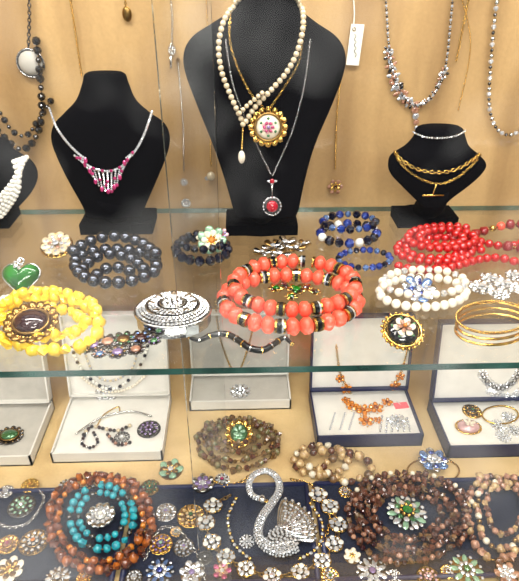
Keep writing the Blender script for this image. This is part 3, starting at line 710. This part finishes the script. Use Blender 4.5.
strand(b, ring(TR, 500, 520, 34, 42, wob=.05), 4.6*m, [(rosew, 1, 'F'), (tanb, .9, 'N'), (brown, .8, 'N'), (rosew, 1, 'N')], closed=True, jit=.35, gap=.8)
strand(b, ring(TR, 502, 518, 27, 34, off=2*m, wob=.06), 4.2*m, [(rosew, .9, 'F'), (ivory, .8), (dgold, .7, FAC), (tanb, 1, 'N')], closed=True, jit=.35, gap=.8)
strand(b, ring(TR, 503, 514, 19, 24, off=2*m, wob=.08), 4*m, [(brown, .9, 'F'), (rosew, .8), (tanb, .9, 'F')], closed=True, jit=.35, gap=.8)
strand(b, path(TR, [(478, 482), (492, 492), (510, 488), (524, 496)], 3*m), 4.4*m, [(tanb, 1, 'N'), (rosew, .8, 'N')], jit=.2); b.done()
# assorted brooches on the trays
items = [('green_flower_brooch', 171, 471, 13, flower(mint, dgold, crys, gold, 5)), ('lilac_flower_brooch', 203, 485, 12, flower(silver, lilac, crys, silver, 6)),
 ('crystal_brooch', 166, 513, 11, fili(silver, crys, lilac)), ('gold_flower_brooch', 191, 517, 14, fili(gold, tanb, lgreen)),
 ('silver_brooch', 22, 507, 14, fili(dsil, mint, crys)), ('filigree_brooch', 34, 543, 15, fili(dgold, crys, orange)),
 ('pink_stone_brooch', 8, 545, 11, fili(gold, rosew, pink)), ('pearl_flower_brooch', 10, 572, 15, flower(pearl, dgold, gold, gold, 7)),
 ('crystal_brooch', 58, 579, 13, snow(crys, silver, crys)), ('opal_brooch', 161, 545, 12, fili(gold, lilac, mint)),
 ('lilac_brooch', 184, 548, 11, fili(dsil, crys, lilac)), ('blue_brooch', 160, 572, 14, snow(sblue, crys, blue)),
 ('crystal_flower_brooch', 192, 574, 13, flower(crys, silver, lilac, silver, 6)), ('silver_brooch', 247, 542, 8, snow(crys, crys, crys)),
 ('gold_brooch', 330, 577, 10, fili(gold, crys, green)), ('crystal_brooch', 372, 573, 16, snow(crys, crys, lilac)),
 ('pearl_brooch', 352, 557, 9, flower(pearl, ivory, gold)), ('enamel_brooch', 428, 578, 12, fili(dgold, lpink, crys)),
 ('star_brooch', 466, 571, 17, snow(mint, crys, lgreen, dgold)), ('crystal_brooch', 506, 575, 13, flower(rosew, crys, crys, silver)),
 ('gold_brooch', 448, 572, 8, fili(gold, crys, damber)), ('ruby_brooch', 222, 572, 10, flower(pink, rosew, crys, gold, 5)),
 ('silver_earring', 66, 486, 8, snow(crys, dsil, crys)), ('gold_earring', 30, 486, 9, fili(gold, gold, orange)),
 ('leaf_brooch', 150, 488, 10, fili(dgold, lgreen, gold)), ('crystal_earring', 222, 480, 8, snow(crys, crys, pink)),
 ('marcasite_brooch', 134, 578, 9, fili(dsil, crys, crys)), ('gold_earring', 176, 532, 6, fili(gold, crys, damber)),
 ('gold_earring', 147, 528, 6, fili(gold, crys, lilac)), ('marcasite_brooch', 205, 558, 8, fili(dsil, black, crys)),
 ('gold_brooch', 84, 578, 8, fili(gold, orange, crys)), ('silver_earring', 6, 492, 8, fili(silver, crys, crys)),
 ('silver_earring', 394, 577, 8, fili(silver, crys, crys)), ('gold_earring', 345, 492, 7, fili(gold, crys, rosew))]
for i, (nme, u, v, r, L) in enumerate(items):
    pl = FL if v < 484 else TR
    brooch(nme, pl, u, v, r, L, rot=i*.6, base=dsil if i % 2 else dgold)
b = B('silver_chain_bracelet')
chain(b, path(TR, [(-8, 520), (10, 528), (30, 522), (44, 500), (38, 490)]), .002, silver); chain(b, path(TR, [(145, 560), (160, 530), (180, 532), (200, 560), (205, 582)]), .002, silver)
b.done()
# ------------------------------------------------------------ light
w = bpy.data.worlds.new('shop'); sc.world = w; w.use_nodes = True; nt = w.node_tree; N = nt.nodes; L = nt.links
tc = N.new('ShaderNodeTexCoord'); no = N.new('ShaderNodeTexNoise'); no.inputs['Scale'].default_value = 5; no.inputs['Detail'].default_value = 2
rp = N.new('ShaderNodeValToRGB'); e = rp.color_ramp.elements; e[0].position = .46; e[0].color = (.16, .16, .17, 1); e[1].position = .66; e[1].color = (3.4, 3.35, 3.2, 1)
L.new(tc.outputs['Generated'], no.inputs['Vector']); L.new(no.outputs['Fac'], rp.inputs[0]); L.new(rp.outputs[0], N['Background'].inputs[0]); N['Background'].inputs[1].default_value = .6
def area(name, loc, tgt, sx, sy, p, col=(1, .95, .88)):
    l = bpy.data.lights.new(name, 'AREA'); l.shape = 'RECTANGLE'; l.size = sx; l.size_y = sy; l.energy = p; l.color = col
    o = bpy.data.objects.new(name, l); o.location = loc; o.rotation_euler = (Vector(tgt)-Vector(loc)).to_track_quat('-Z', 'Y').to_euler(); sc.collection.objects.link(o)
area('case_lamp', (0, .04, .55), (0, .08, 0), .9, .05, 5.5)
area('shop_ceiling_lamp', (.3, -.9, 1.3), (0, .1, -.1), .5, .2, 9)
area('shop_ceiling_lamp', (-.6, -.5, 1.3), (0, .15, -.1), .15, .5, 6)
area('lower_level_fill', (.1, -1.1, .62), (0, .2, -.25), .6, .15, 8)  # fill light added out front to brighten the lower level, no actual fixture
area('under_shelf_fill', (0, .014, -.010), (0, .3, -.16), 1.0, .008, .75)  # invented strip, put in to lift the dark backing seen through the shelf
